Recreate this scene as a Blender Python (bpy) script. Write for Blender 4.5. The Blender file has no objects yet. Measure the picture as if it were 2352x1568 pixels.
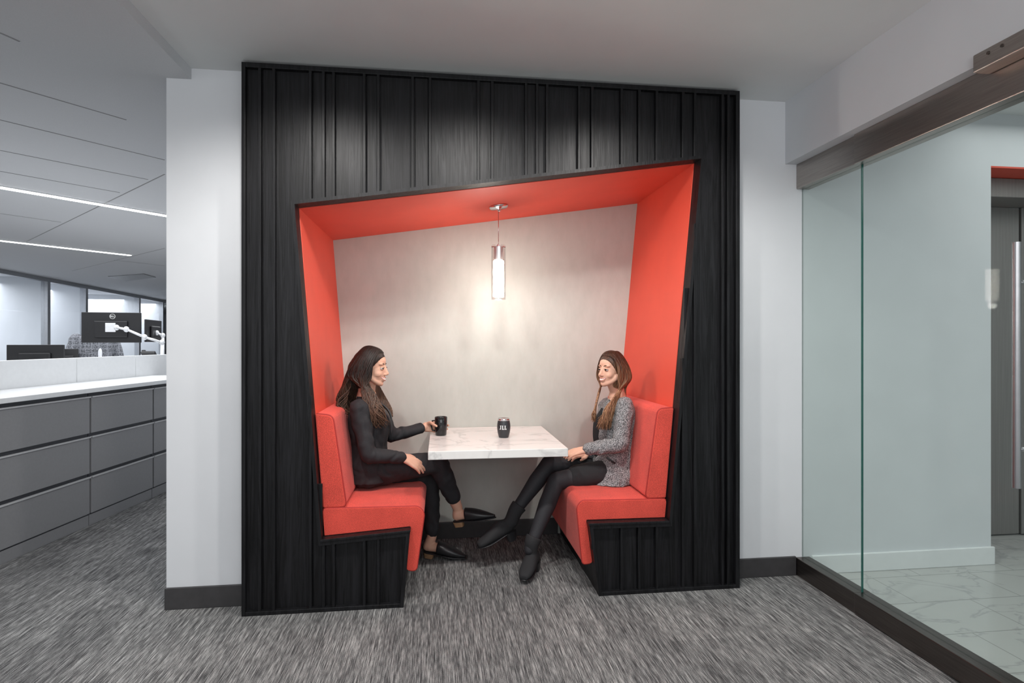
import bpy, bmesh, math, random
from mathutils import Vector, Matrix, noise
random.seed(7)
C = bpy.context.scene.collection
V = Vector
F = 1303.0; A0 = math.radians(7.17); SA, CA = math.sin(A0), math.cos(A0)
CY, CZ = -2.9, 1.325
def ray(px, py):
    u = (px-1176)/F; v = (784-py)/F
    return V((SA+CA*u, CA-SA*u, v))
def at(px, py, Y):
    d = ray(px, py); t = (Y-CY)/d.y
    return V((d.x*t, Y, CZ+d.z*t))
def atz(px, py, z):
    d = ray(px, py); t = (z-CZ)/d.z
    return V((d.x*t, CY+d.y*t, z))
def atf(px, py, f):
    d = ray(px, py); return V((d.x*f, CY+d.y*f, CZ+d.z*f))

# ------------------------------------------------------------------ materials
def nodes(name):
    m = bpy.data.materials.new(name); m.use_nodes = True
    nt = m.node_tree; b = nt.nodes['Principled BSDF']
    return m, nt, b
def coords(nt, scale, rot=(0,0,0)):
    tc = nt.nodes.new('ShaderNodeTexCoord'); mp = nt.nodes.new('ShaderNodeMapping')
    mp.inputs['Scale'].default_value = scale; mp.inputs['Rotation'].default_value = rot
    nt.links.new(tc.outputs['Object'], mp.inputs['Vector']); return mp.outputs['Vector']
def noise_n(nt, vec, scale, detail=3, rough=.5, dist=0):
    n = nt.nodes.new('ShaderNodeTexNoise'); n.inputs['Scale'].default_value = scale
    n.inputs['Detail'].default_value = detail; n.inputs['Roughness'].default_value = rough
    n.inputs['Distortion'].default_value = dist
    nt.links.new(vec, n.inputs['Vector']); return n.outputs['Fac']
def ramp(nt, fac, stops):
    r = nt.nodes.new('ShaderNodeValToRGB'); e = r.color_ramp.elements
    while len(e) < len(stops): e.new(.5)
    for k, (p, c) in enumerate(stops):
        e[k].position = p; e[k].color = (*c, 1)
    nt.links.new(fac, r.inputs['Fac']); return r.outputs['Color']
def bump(nt, b, h, strength=.3, dist=.002):
    bp = nt.nodes.new('ShaderNodeBump'); bp.inputs['Strength'].default_value = strength
    bp.inputs['Distance'].default_value = dist
    nt.links.new(h, bp.inputs['Height']); nt.links.new(bp.outputs['Normal'], b.inputs['Normal'])
def math_n(nt, op, a, b_):
    m = nt.nodes.new('ShaderNodeMath'); m.operation = op
    for k, x in enumerate((a, b_)):
        if isinstance(x, (int, float)): m.inputs[k].default_value = x
        else: nt.links.new(x, m.inputs[k])
    return m.outputs[0]
def plain(name, col, rough=.5, metal=0, var=.06, scale=(1,1,1), ns=30, bmp=0, bdist=.002, spec=.5, sub=0, detail=3):
    m, nt, b = nodes(name)
    vec = coords(nt, scale); n = noise_n(nt, vec, ns, detail)
    lo = tuple(max(0, c*(1-var)) for c in col); hi = tuple(min(1, c*(1+var)) for c in col)
    nt.links.new(ramp(nt, n, [(.3, lo), (.7, hi)]), b.inputs['Base Color'])
    b.inputs['Roughness'].default_value = rough; b.inputs['Metallic'].default_value = metal
    b.inputs['Specular IOR Level'].default_value = spec
    if sub:
        b.inputs['Subsurface Weight'].default_value = sub
        b.inputs['Subsurface Radius'].default_value = (.02,.008,.004); b.inputs['Subsurface Scale'].default_value = .5
    if bmp: bump(nt, b, n, bmp, bdist)
    return m
def emit(name, col, s):
    m, nt, b = nodes(name)
    b.inputs['Base Color'].default_value = (*col, 1)
    b.inputs['Emission Color'].default_value = (*col, 1); b.inputs['Emission Strength'].default_value = s
    return m
def glass(name, tint, refl=.9, rough=.0, f0=.035):
    m = bpy.data.materials.new(name); m.use_nodes = True; nt = m.node_tree; nt.nodes.clear()
    o = nt.nodes.new('ShaderNodeOutputMaterial'); mx = nt.nodes.new('ShaderNodeMixShader')
    t = nt.nodes.new('ShaderNodeBsdfTransparent'); g = nt.nodes.new('ShaderNodeBsdfGlossy')
    lw = nt.nodes.new('ShaderNodeLayerWeight'); lw.inputs['Blend'].default_value = .5
    fac = math_n(nt, 'ADD', math_n(nt, 'MULTIPLY', math_n(nt, 'POWER', lw.outputs['Facing'], 5.0), .8), f0)
    t.inputs['Color'].default_value = (*tint, 1); g.inputs['Roughness'].default_value = rough
    g.inputs['Color'].default_value = (refl, refl, refl, 1)
    nt.links.new(fac, mx.inputs[0]); nt.links.new(t.outputs[0], mx.inputs[1]); nt.links.new(g.outputs[0], mx.inputs[2])
    nt.links.new(mx.outputs[0], o.inputs[0]); return m

M = {}
M['white'] = plain('wall_paint', (.68,.695,.72), .65, var=.02, ns=4)
M['ceil'] = plain('ceiling_paint', (.77,.785,.785), .8, var=.02, ns=3)
M['offceil'] = plain('ceiling_tile', (.62,.63,.65), .85, var=.03, ns=200)
M['red'] = plain('red_paint', (.71,.084,.048), .55, var=.03, ns=6)
M['darkbase'] = plain('rubber_base', (.045,.043,.045), .45, var=.1)
M['steel'] = plain('brushed_steel', (.40,.37,.345), .36, 1, var=.12, scale=(80,2,80), ns=3)
M['steel_dark'] = plain('dark_steel', (.16,.14,.13), .32, 1, var=.15, scale=(80,2,80), ns=3)
M['alu'] = plain('anodised_frame', (.38,.39,.41), .4, .6, var=.05)
M['chrome'] = plain('chrome', (.75,.75,.77), .12, 1, var=.03)
M['satin'] = plain('satin_nickel', (.72,.71,.70), .35, .8, var=.03)
M['handle'] = plain('handle_steel', (.42,.42,.43), .3, 1, var=.05)
M['elev'] = plain('elevator_steel', (.26,.25,.245), .5, .5, var=.08, scale=(60,60,1), ns=3)
M['cab'] = plain('cabinet_paint', (.225,.225,.233), .45, var=.03, ns=60)
M['cablip'] = plain('cabinet_lip', (.44,.44,.45), .4, var=.03, ns=60)
M['cabshade'] = plain('cabinet_groove_shade', (.04,.042,.05), .6)  # shadow in the drawer grooves, put into the carcass colour
M['wtop'] = plain('white_laminate', (.78,.79,.8), .35, var=.02)
M['black'] = plain('black_plastic', (.012,.012,.014), .4)
M['blackgloss'] = plain('black_glaze', (.01,.01,.011), .12)
M['darktumbler'] = plain('powder_coat', (.03,.032,.036), .35)
M['whiteink'] = plain('white_ink', (.85,.85,.85), .5)
M['armwhite'] = plain('white_metal', (.75,.76,.78), .3, .2)
M['wood'] = plain('heel_wood', (.30,.17,.09), .5, var=.25, scale=(1,1,8), ns=40)
M['leather'] = plain('black_leather', (.014,.014,.016), .35, ns=80, bmp=.1)
M['suede'] = plain('black_suede', (.016,.016,.018), .85, ns=200, bmp=.2)
M['skin'] = plain('skin', (.66,.385,.28), .55, var=.05, ns=12, sub=.15, spec=.3)
M['skin2'] = plain('skin_warm', (.67,.39,.285), .55, var=.05, ns=12, sub=.15, spec=.3)
M['lip'] = plain('lip', (.50,.16,.14), .4)
M['teeth'] = plain('teeth', (.88,.86,.82), .3)
M['sclera'] = plain('eye_white', (.60,.56,.54), .3)
M['iris'] = plain('iris', (.03,.017,.01), .2)
M['blackcloth'] = plain('black_suiting', (.014,.014,.017), .8, var=.25, ns=300, bmp=.15, bdist=.001)
M['lapelcloth'] = plain('lapel_satin', (.03,.03,.034), .4, var=.1, ns=200)
M['tights'] = plain('black_tights', (.018,.018,.022), .7, var=.2, ns=200)
M['topcloth'] = plain('black_knit', (.012,.012,.014), .85)
M['shirt'] = plain('white_shirt', (.75,.77,.82), .7)
M['redpipe'] = plain('red_piping', (.38,.025,.02), .7)
M['glass_door'] = glass('door_glass', (.895,.93,.918), .5, f0=.003)
M['glass_win'] = glass('partition_glass', (.93,.95,.97), .8)
M['glass_lamp'] = glass('lamp_glass', (.95,.95,.95), .9, f0=.05)
M['gedge'] = plain('glass_edge', (.03,.13,.11), .15)
M['lampglow'] = emit('frosted_lamp_glow', (1,.93,.84), 65)
M['stripglow'] = emit('linear_diffuser', (1,1,1), 12)
M['bluescreen'] = plain('dark_panel', (.03,.04,.06), .3)
def mk_hair(name, c0, c1, tip, z0=1.12):
    m, nt, b = nodes(name)
    n = noise_n(nt, coords(nt, (190,190,9)), 1, 3)
    col = ramp(nt, n, [(.35, c0), (.68, c1)])
    tc = nt.nodes.new('ShaderNodeTexCoord'); sp = nt.nodes.new('ShaderNodeSeparateXYZ')
    nt.links.new(tc.outputs['Object'], sp.inputs[0])
    mr = nt.nodes.new('ShaderNodeMapRange'); mr.inputs[1].default_value = z0; mr.inputs[2].default_value = z0-.22
    nt.links.new(sp.outputs['Z'], mr.inputs[0])
    mx = nt.nodes.new('ShaderNodeMix'); mx.data_type = 'RGBA'
    nt.links.new(mr.outputs[0], mx.inputs[0]); nt.links.new(col, mx.inputs[6])
    nt.links.new(ramp(nt, n, [(.3, c1), (.7, tip)]), mx.inputs[7])
    nt.links.new(mx.outputs[2], b.inputs['Base Color']); b.inputs['Roughness'].default_value = .5
    b.inputs['Specular IOR Level'].default_value = .35
    bump(nt, b, n, .4, .002)
    return m
M['hairA'] = mk_hair('dark_brown_hair', (.006,.004,.003), (.022,.012,.009), (.17,.09,.055), 1.14)
M['hairB'] = mk_hair('brown_hair', (.020,.009,.005), (.085,.036,.020), (.42,.22,.115), 1.22)
M['hairC'] = plain('short_hair', (.03,.02,.015), .5)
def mk_carpet():
    m, nt, b = nodes('striped_carpet')
    f = noise_n(nt, coords(nt, (420, 7, 1)), 1, 0, .5)
    g = noise_n(nt, coords(nt, (200, 22, 1)), 1, 0, .5)
    p = noise_n(nt, coords(nt, (60, 4.5, 1)), 1, 1, .5)
    x = noise_n(nt, coords(nt, (260, 260, 1)), 1, 0, .5)
    s = math_n(nt, 'ADD', math_n(nt,'MULTIPLY', f, .40), math_n(nt,'MULTIPLY', g, .22))
    s = math_n(nt, 'ADD', s, math_n(nt,'MULTIPLY', p, .24))
    s = math_n(nt, 'ADD', s, math_n(nt,'MULTIPLY', x, .14))
    col = ramp(nt, s, [(.36, (.050,.050,.051)), (.47, (.125,.124,.125)), (.53, (.20,.199,.197)), (.64, (.37,.368,.36))])
    br = nt.nodes.new('ShaderNodeTexBrick'); br.inputs['Scale'].default_value = 1.0
    br.inputs['Brick Width'].default_value = 1.0; br.inputs['Row Height'].default_value = .25; br.inputs['Mortar Size'].default_value = 0
    br.inputs['Color1'].default_value = (.82,.82,.83,1); br.inputs['Color2'].default_value = (1.08,1.08,1.08,1)
    nt.links.new(coords(nt, (1,1,1), (0,0,math.pi/2)), br.inputs['Vector'])
    mx = nt.nodes.new('ShaderNodeMix'); mx.data_type = 'RGBA'; mx.blend_type = 'MULTIPLY'; mx.inputs[0].default_value = 1
    nt.links.new(col, mx.inputs[6]); nt.links.new(br.outputs['Color'], mx.inputs[7])
    nt.links.new(mx.outputs[2], b.inputs['Base Color']); b.inputs['Roughness'].default_value = .95
    b.inputs['Specular IOR Level'].default_value = .1
    return m
M['carpet'] = mk_carpet()
def mk_oak():
    m, nt, b = nodes('black_stained_oak')
    g = noise_n(nt, coords(nt, (26, 26, 1.2)), 1.6, 6, .65, 1.8)
    f = noise_n(nt, coords(nt, (320, 320, 7)), 1, 2)
    s = math_n(nt, 'ADD', math_n(nt,'MULTIPLY', g, .75), math_n(nt,'MULTIPLY', f, .25))
    nt.links.new(ramp(nt, s, [(.40, (.003,.003,.0035)), (.60, (.013,.013,.015))]), b.inputs['Base Color'])
    nt.links.new(ramp(nt, s, [(.3, (.48,)*3), (.7, (.36,)*3)]), b.inputs['Roughness'])
    b.inputs['Specular IOR Level'].default_value = .26
    bump(nt, b, s, .28, .003); return m
M['oak'] = mk_oak()
def mk_marble(name, base, vein, tiles=False):
    m, nt, b = nodes(name)
    n = noise_n(nt, coords(nt, (1,1.6,1), (0,0,.5)), 2.2, 7, .55, .7)
    col = ramp(nt, n, [(.40, base), (.485, tuple(.95*c for c in base)), (.505, vein), (.53, tuple(.97*c for c in base)), (.8, base)])
    if tiles:
        br = nt.nodes.new('ShaderNodeTexBrick'); br.inputs['Scale'].default_value = 1.0
        br.inputs['Brick Width'].default_value = .6; br.inputs['Row Height'].default_value = .3
        br.inputs['Mortar Size'].default_value = .0025; br.inputs['Mortar'].default_value = (.30,.30,.295,1)
        nt.links.new(coords(nt, (1,1,1)), br.inputs['Vector'])
        nt.links.new(col, br.inputs['Color1']); nt.links.new(col, br.inputs['Color2']); col = br.outputs['Color']
    nt.links.new(col, b.inputs['Base Color']); b.inputs['Roughness'].default_value = .22; return m
M['marble'] = mk_marble('white_marble', (.80,.785,.765), (.60,.59,.58))
M['tile'] = mk_marble('marble_tile', (.50,.50,.49), (.38,.38,.38), True)
def mk_plaster():
    m, nt, b = nodes('pearly_wallcovering')
    n = noise_n(nt, coords(nt, (16, 16, 7)), 1, 4, .6)
    nt.links.new(ramp(nt, n, [(.3, (.445,.455,.42)), (.7, (.49,.50,.465))]), b.inputs['Base Color'])
    nt.links.new(ramp(nt, n, [(.35, (.45,)*3), (.65, (.58,)*3)]), b.inputs['Roughness'])
    bump(nt, b, n, .12, .004); return m
M['plaster'] = mk_plaster()
def mk_weave(name, col):
    m, nt, b = nodes(name)
    v = coords(nt, (1,1,1)); 
    n = noise_n(nt, v, 380, 2); n2 = noise_n(nt, v, 7, 2)
    lo = tuple(c*.66 for c in col); hi = tuple(min(1, c*1.2) for c in col)
    s = math_n(nt, 'ADD', math_n(nt,'MULTIPLY', n, .75), math_n(nt,'MULTIPLY', n2, .25))
    nt.links.new(ramp(nt, s, [(.35, lo), (.65, hi)]), b.inputs['Base Color'])
    b.inputs['Roughness'].default_value = .9; b.inputs['Specular IOR Level'].default_value = .3
    b.inputs['Sheen Weight'].default_value = .12
    bump(nt, b, n, .6, .003); return m
M['fabric'] = mk_weave('red_woven_upholstery', (.72,.080,.056))
def mk_tweed(name, dark, light, sc, grid=False):
    m, nt, b = nodes(name)
    v = coords(nt, (1,1,.6)); n = noise_n(nt, v, sc, 2, .7)
    s = n
    if grid:
        for ax in ('X', 'Z'):
            w = nt.nodes.new('ShaderNodeTexWave'); w.bands_direction = ax; w.inputs['Scale'].default_value = 6
            nt.links.new(coords(nt, (1,1,1)), w.inputs['Vector'])
            s = math_n(nt, 'ADD', s, math_n(nt, 'MULTIPLY', math_n(nt, 'POWER', w.outputs['Fac'], 12), .12))
    nt.links.new(ramp(nt, s, [(.42, dark), (.60, light)]), b.inputs['Base Color'])
    b.inputs['Roughness'].default_value = .9; bump(nt, b, n, .5, .003); return m
M['tweed'] = mk_tweed('grey_tweed', (.034,.036,.040), (.41,.41,.42), 280)
M['plaid'] = mk_tweed('grey_plaid', (.05,.055,.065), (.24,.25,.28), 120, True)

# ------------------------------------------------------------------ mesh helpers
def link(name, me, mat, parent=None, smooth=False):
    o = bpy.data.objects.new(name, me); C.objects.link(o)
    mats = mat if isinstance(mat, (list, tuple)) else [mat]
    for m in mats: me.materials.append(m)
    if smooth:
        for p in me.polygons: p.use_smooth = True
    if parent is not None:
        o.parent = parent; o.matrix_parent_inverse = Matrix.Translation(-root_loc(parent))
    return o
def root_loc(p):
    l = V(p.location)
    return l
def obj(name, bm, mat, parent=None, smooth=False, bevel=0, seg=2, kind=None):
    bmesh.ops.recalc_face_normals(bm, faces=bm.faces)
    me = bpy.data.meshes.new(name); bm.to_mesh(me); bm.free()
    o = link(name, me, mat, parent, smooth)
    if bevel:
        b = o.modifiers.new('bevel', 'BEVEL'); b.width = bevel; b.segments = seg; b.limit_method = 'ANGLE'; b.angle_limit = math.radians(40)
    if kind: o['kind'] = kind
    return o
def thing(name, label, cat, loc=(0,0,0), group=None):
    o = bpy.data.objects.new(name, None); C.objects.link(o); o.location = loc
    o['label'] = label; o['category'] = cat
    if group: o['group'] = group
    return o
def tag(o, label, cat, group=None):
    o['label'] = label; o['category'] = cat
    if group: o['group'] = group
    return o
def BM(): return bmesh.new()
def box(bm, x0, x1, y0, y1, z0, z1, fr=None):
    P = [(x,y,z) for z in (z0,z1) for y in (y0,y1) for x in (x0,x1)]
    if fr: P = [fr(*p) for p in P]
    v = [bm.verts.new(p) for p in P]
    for f in ((0,1,3,2),(4,6,7,5),(0,4,5,1),(2,3,7,6),(0,2,6,4),(1,5,7,3)): bm.faces.new([v[i] for i in f])
def boxo(name, *a, mat=None, parent=None, bevel=0, kind=None, fr=None):
    bm = BM(); box(bm, *a, fr=fr); return obj(name, bm, mat, parent, bevel=bevel, kind=kind)
def frame(P, d, n):
    P = V(P); d = V(d).normalized(); n = V(n).normalized()
    return lambda s, o, z: (P.x+d.x*s+n.x*o, P.y+d.y*s+n.y*o, z)
def prism(bm, poly, y0, y1):
    a = [bm.verts.new((x, y0, z)) for x, z in poly]; b = [bm.verts.new((x, y1, z)) for x, z in poly]
    bm.faces.new(a); bm.faces.new(b[::-1]); n = len(poly)
    for i in range(n): bm.faces.new((a[i], b[i], b[(i+1)%n], a[(i+1)%n]))
def round_poly(poly, rad, seg=5):
    out = []; n = len(poly)
    for i in range(n):
        p = V(poly[i]); a = V(poly[i-1])-p; b = V(poly[(i+1)%n])-p
        r = rad[i] if isinstance(rad, list) else rad
        if r <= 0: out.append(tuple(p)); continue
        r = min(r, a.length*.45, b.length*.45)
        s = p+a.normalized()*r; e = p+b.normalized()*r
        for k in range(seg+1):
            t = k/seg; q = s*(1-t)**2+p*2*t*(1-t)+e*t*t; out.append((q.x, q.y))
    return out
def lathe(bm, prof, c, n=32, cap=True):
    c = V(c); rings = []
    for r, z in prof:
        rings.append([bm.verts.new((c.x+r*math.cos(2*math.pi*k/n), c.y+r*math.sin(2*math.pi*k/n), c.z+z)) for k in range(n)])
    for a, b in zip(rings, rings[1:]):
        for k in range(n): bm.faces.new((a[k], a[(k+1)%n], b[(k+1)%n], b[k]))
    if cap:
        bm.faces.new(rings[0][::-1]); bm.faces.new(rings[-1])
def catmull(pts, n):
    out = []
    P = [pts[0]]+list(pts)+[pts[-1]]
    for i in range(1, len(P)-2):
        for k in range(n):
            t = k/n; a, b, c, d = P[i-1], P[i], P[i+1], P[i+2]
            out.append(tuple(.5*((2*b[j])+(-a[j]+c[j])*t+(2*a[j]-5*b[j]+4*c[j]-d[j])*t*t+(-a[j]+3*b[j]-3*c[j]+d[j])*t**3) for j in range(len(b))))
    out.append(tuple(pts[-1])); return out
def tube(bm, pts, r, n=8, flat=1.0, out=None):
    pts = [V(p) for p in pts]; N = len(pts); rs = r if isinstance(r, (list, tuple)) else [r]*N
    rings = []; up = V((0,0,1))
    T0 = (pts[1]-pts[0]).normalized()
    u = T0.cross(up); u = u.normalized() if u.length > .05 else V((1,0,0))
    for i, p in enumerate(pts):
        T = (pts[min(i+1,N-1)]-pts[max(i-1,0)]).normalized()
        if out is not None:
            w = (out[i]-T*out[i].dot(T)); w = w.normalized() if w.length > 1e-4 else T.orthogonal().normalized(); u = T.cross(w)
        else:
            u = (u-T*u.dot(T)); u = u.normalized() if u.length > 1e-4 else T.orthogonal().normalized(); w = T.cross(u)
        rings.append([bm.verts.new(p+(u*math.cos(2*math.pi*k/n)+w*flat*math.sin(2*math.pi*k/n))*rs[i]) for k in range(n)])
    for a, b in zip(rings, rings[1:]):
        for k in range(n): bm.faces.new((a[k], a[(k+1)%n], b[(k+1)%n], b[k]))
    bm.faces.new(rings[0][::-1]); bm.faces.new(rings[-1])
def sph(bm, c, r, Mx=None, sub=3):
    if not isinstance(r, (tuple, list)): r = (r,r,r)
    m = Matrix.Translation(V(c)) @ Matrix.Diagonal((*r, 1))
    if Mx is not None: m = Mx @ m
    bmesh.ops.create_icosphere(bm, subdivisions=sub, radius=1, matrix=m)
def limb(bm, seq, Mx=None):
    seq = [(V(p) if Mx is None else Mx @ V(p), r) for p, r in seq]
    for p, r in seq: sph(bm, p, r, sub=2)
    for (p, r), (q, s) in zip(seq, seq[1:]):
        d = q-p
        if d.length < 1e-5: continue
        m = Matrix.Translation((p+q)/2) @ d.to_track_quat('Z','Y').to_matrix().to_4x4()
        bmesh.ops.create_cone(bm, cap_ends=True, segments=20, radius1=r, radius2=s, depth=d.length, matrix=m)
def rings(bm, secs, n=28, interp=4, power=2.0):
    S = catmull([tuple(V(c))+tuple(V(w))+tuple(V(d)) for c, w, d in secs], interp)
    R = []
    for s in S:
        c, w, d = V(s[0:3]), V(s[3:6]), V(s[6:9]); ring = []
        for k in range(n):
            a = 2*math.pi*k/n; x, y = math.cos(a), math.sin(a)
            e = 2/power
            x = math.copysign(abs(x)**e, x); y = math.copysign(abs(y)**e, y)
            ring.append(bm.verts.new(c+w*x+d*y))
        R.append(ring)
    for a, b in zip(R, R[1:]):
        for k in range(n): bm.faces.new((a[k], a[(k+1)%n], b[(k+1)%n], b[k]))
    bm.faces.new(R[0][::-1]); bm.faces.new(R[-1])
def remeshed(name, bm, mat, parent, voxel, smooth=4, disp=0, dscale=20):
    bmesh.ops.recalc_face_normals(bm, faces=bm.faces)
    me = bpy.data.meshes.new(name+'_src'); bm.to_mesh(me); bm.free()
    t = bpy.data.objects.new('tmp', me); C.objects.link(t)
    r = t.modifiers.new('r', 'REMESH'); r.mode = 'VOXEL'; r.voxel_size = voxel
    if smooth:
        s = t.modifiers.new('s', 'SMOOTH'); s.factor = .5; s.iterations = smooth
    dg = bpy.context.evaluated_depsgraph_get(); dg.update()
    out = bpy.data.meshes.new_from_object(t.evaluated_get(dg)); out.name = name
    bpy.data.objects.remove(t); bpy.data.meshes.remove(me)
    out.materials.clear()
    if disp:
        nn = [v.normal.copy() for v in out.vertices]
        for v, nr in zip(out.vertices, nn):
            p = V((v.co.x*dscale, v.co.y*dscale, v.co.z*dscale*.8))
            q = noise.noise(p+V((noise.noise(p*.5)*2,0,0)))
            v.co += nr*disp*q
    return link(name, out, mat, parent, smooth=True)

# ------------------------------------------------------------------ camera
cam = bpy.data.cameras.new('cam'); co = bpy.data.objects.new('camera', cam); C.objects.link(co)
co.location = (0, CY, CZ); co.rotation_euler = (math.pi/2, 0, -A0)
cam.lens = F/2352*36; cam.sensor_width = 36; cam.sensor_fit = 'HORIZONTAL'; cam.clip_start = .05
bpy.context.scene.camera = co
bpy.context.scene.view_settings.view_transform = 'Standard'

# ------------------------------------------------------------------ setting
CE = 2.683; OC = 2.629; WY = .10
S = 'structure'
boxo('floor', -14, 2.04, -6, 32, -.1, 0, mat=M['carpet'], kind=S)
boxo('floor_lobby', 2.04, 7, -6, 3, -.1, 0, mat=M['tile'], kind=S)
boxo('ceiling', -1.23, 1.94, -6, .3, CE, CE+.12, mat=M['ceil'], kind=S)
boxo('ceiling_office', -14, -1.23, -6, 32, OC, OC+.15, mat=M['offceil'], kind=S)
boxo('ceiling_lobby', 2.2, 7, -6, 3, CE, CE+.12, mat=M['ceil'], kind=S)
boxo('trim_1', 1.94, 2.2, -6, WY, 2.33, CE+.1, mat=M['white'], kind=S)   # bulkhead above the glass
boxo('wall_left', -1.347, -.93, WY, 1.2, 0, CE+.1, mat=M['white'], kind=S)
boxo('wall_right', 1.57, 3.256, WY, .3, 0, CE+.1, mat=M['white'], kind=S)
boxo('wall_right_header', 3.256, 7, WY, .3, 2.372, CE+.1, mat=M['white'], kind=S)
boxo('wall_back', -.93, 1.6, .95, 1.05, 0, 2.6, mat=M['plaster'], kind=S)
boxo('baseboard_left', -1.352, -.952, WY-.012, WY+.002, 0, .107, mat=M['darkbase'], kind=S, bevel=.003)
boxo('baseboard_right', 1.594, 2.0, WY-.012, WY+.002, 0, .107, mat=M['darkbase'], kind=S, bevel=.003)
boxo('baseboard_back', -.16, .80, .935, .952, 0, .11, mat=M['darkbase'], kind=S, bevel=.003)
boxo('baseboard_lobby', 2.1, 3.27, WY-.014, WY+.002, 0, .105, mat=M['wtop'], kind=S, bevel=.004)
boxo('wall_far_right', 6.9, 7, -6, 3, 0, CE, mat=M['white'], kind=S)
# elevator recess
boxo('wall_recess_soffit', 3.256, 7, .3, .56, 2.372, 2.6, mat=M['red'], kind=S)
boxo('wall_recess_underside', 3.256, 7, .1, .5, 2.362, 2.372, mat=M['red'], kind=S)
boxo('wall_recess', 3.256, 7, .56, .7, 0, 2.6, mat=M['white'], kind=S)
e = bpy.data.objects.new('door_2', None); C.objects.link(e); e['kind'] = S
boxo('door_frame', 3.5, 3.62, .48, .56, 0, 2.36, mat=M['elev'], parent=e, bevel=.004)
boxo('door_header', 3.30, 5.0, .28, .56, 2.24, 2.36, mat=M['elev'], parent=e, bevel=.004)
boxo('door_panel', 3.62, 3.93, .52, .56, .01, 2.24, mat=M['elev'], parent=e, bevel=.004)
boxo('door_panel', 3.938, 4.6, .51, .56, .01, 2.24, mat=M['elev'], parent=e, bevel=.004)

# fixed glass sidelight + sliding glass door
w = bpy.data.objects.new('window_1', None); C.objects.link(w); w['kind'] = S
GX = 2.037
boxo('window_frame', GX-.03, GX+.05, -.363, WY, 2.19, 2.33, mat=M['steel'], parent=w, bevel=.003)
boxo('window_frame', GX-.035, GX+.05, -.363, WY, 0, .10, mat=M['steel_dark'], parent=w, bevel=.003)
boxo('pane', GX+.004, GX+.014, -.36, WY, .10, 2.19, mat=M['glass_door'], parent=w)
boxo('pane_edge', GX+.006, GX+.012, -.365, -.361, .10, 2.19, mat=M['gedge'], parent=w)
d1 = bpy.data.objects.new('door_1', None); C.objects.link(d1); d1['kind'] = S
boxo('top_rail', GX-.045, GX+.04, -4.2, -.372, 2.185, 2.33, mat=M['steel'], parent=d1, bevel=.004)
boxo('bottom_rail', GX-.045, GX+.04, -4.2, -.372, .005, .105, mat=M['steel_dark'], parent=d1, bevel=.004)
boxo('pane', GX-.008, GX+.002, -4.2, -.372, .105, 2.185, mat=M['glass_door'], parent=d1)
boxo('pane_edge', GX-.005, GX+.001, -.375, -.371, .105, 2.185, mat=M['gedge'], parent=d1)
bm = BM(); tube(bm, [(GX-.05,-1.162,.816),(GX-.05,-1.162,1.67)], .0125, 20)
hd = obj('handle', bm, M['handle'], d1, smooth=False)
for z in (.95, 1.53):
    bm = BM(); tube(bm, [(GX-.05,-1.162,z),(GX-.002,-1.162,z)], .008, 12); obj('handle_mount', bm, M['handle'], d1, smooth=True)
boxo('roller_cover', 1.922, 1.99, -1.9, -1.06, 2.30, 2.365, mat=M['steel'], parent=d1, bevel=.004)
for k in range(2):
    bm = BM(); tube(bm, [(1.922,-1.12-.05*k,2.345),(1.919,-1.12-.05*k,2.345)], .006, 14); obj('bolt', bm, M['steel_dark'], d1)

# ------------------------------------------------------------------ booth surround
OUT = [(-.95,0),(-.95,2.667),(1.592,2.667),(1.592,0)]
OP = [(.819,0),(.765,.369),(1.198,.3655),(1.3765,2.2985),(-.7055,1.993),(-.577,.343),(-.1526,.373),(-.185,0)]
booth = thing('booth_surround', 'black oak batten panelled surround framing the slanted red booth opening', 'booth panelling', (.32,0,0))
bm = BM(); prism(bm, OUT+OP, 0, .10); obj('panel', bm, M['oak'], booth)
poly = OUT+OP
def crossings(X):
    zs = []
    for i in range(len(poly)):
        (x0,z0),(x1,z1) = poly[i], poly[(i+1)%len(poly)]
        if (x0-X)*(x1-X) < 0: zs.append(z0+(z1-z0)*(X-x0)/(x1-x0))
    zs.sort(); return zs
bm = BM()
for px in [600,632,715,745,768,838,870,948,988,1098,1130,1207,1232,1255,1328,1358,1425,1465,1505,1565,1592,1655,1668]:
    X = at(px, 300, 0).x
    zs = crossings(X)
    for a, b in zip(zs[::2], zs[1::2]):
        if b-a > .03: box(bm, X-.007, X+.007, -.026, .002, a+.002, b-.002)
for p0, p1 in ((604,630),(719,743),(842,868),(952,985),(1100,1129),(1209,1231),(1331,1356),(1428,1463),(1568,1591)):
    X0, X1 = at(p0,300,0).x+.004, at(p1,300,0).x-.004
    zs = crossings((X0+X1)/2)
    for a, b in zip(zs[::2], zs[1::2]):
        if b-a > .25: box(bm, X0, X1, -.008, .002, a+.012, b-.012)
obj('battens', bm, M['oak'], booth, bevel=.0015)
bm = BM()
box(bm, -.952,-.934,-.028,.1,0,2.672); box(bm, 1.574,1.596,-.028,.1,0,2.672); box(bm, -.934,1.574,-.028,.01,2.648,2.672)
box(bm, -.934,-.183,-.028,.01,0,.02); box(bm, .817,1.574,-.028,.01,0,.02)
obj('outer_trim', bm, M['oak'], booth, bevel=.002)
bm = BM()
wtr = .017
def off(poly, w):
    out = []
    for i in range(len(poly)):
        p = V(poly[i]); ds = []
        if i > 0: ds.append((p-V(poly[i-1])).normalized())
        if i < len(poly)-1: ds.append((V(poly[i+1])-p).normalized())
        ns = [V((-d.y, d.x)) for d in ds]
        if len(ns) == 1: out.append(p+ns[0]*w)
        else:
            m = (ns[0]+ns[1]).normalized(); out.append(p+m*(w/max(.3, m.dot(ns[0]))))
    return out
chain = OP[:]
outer = off(chain, -wtr)
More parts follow.
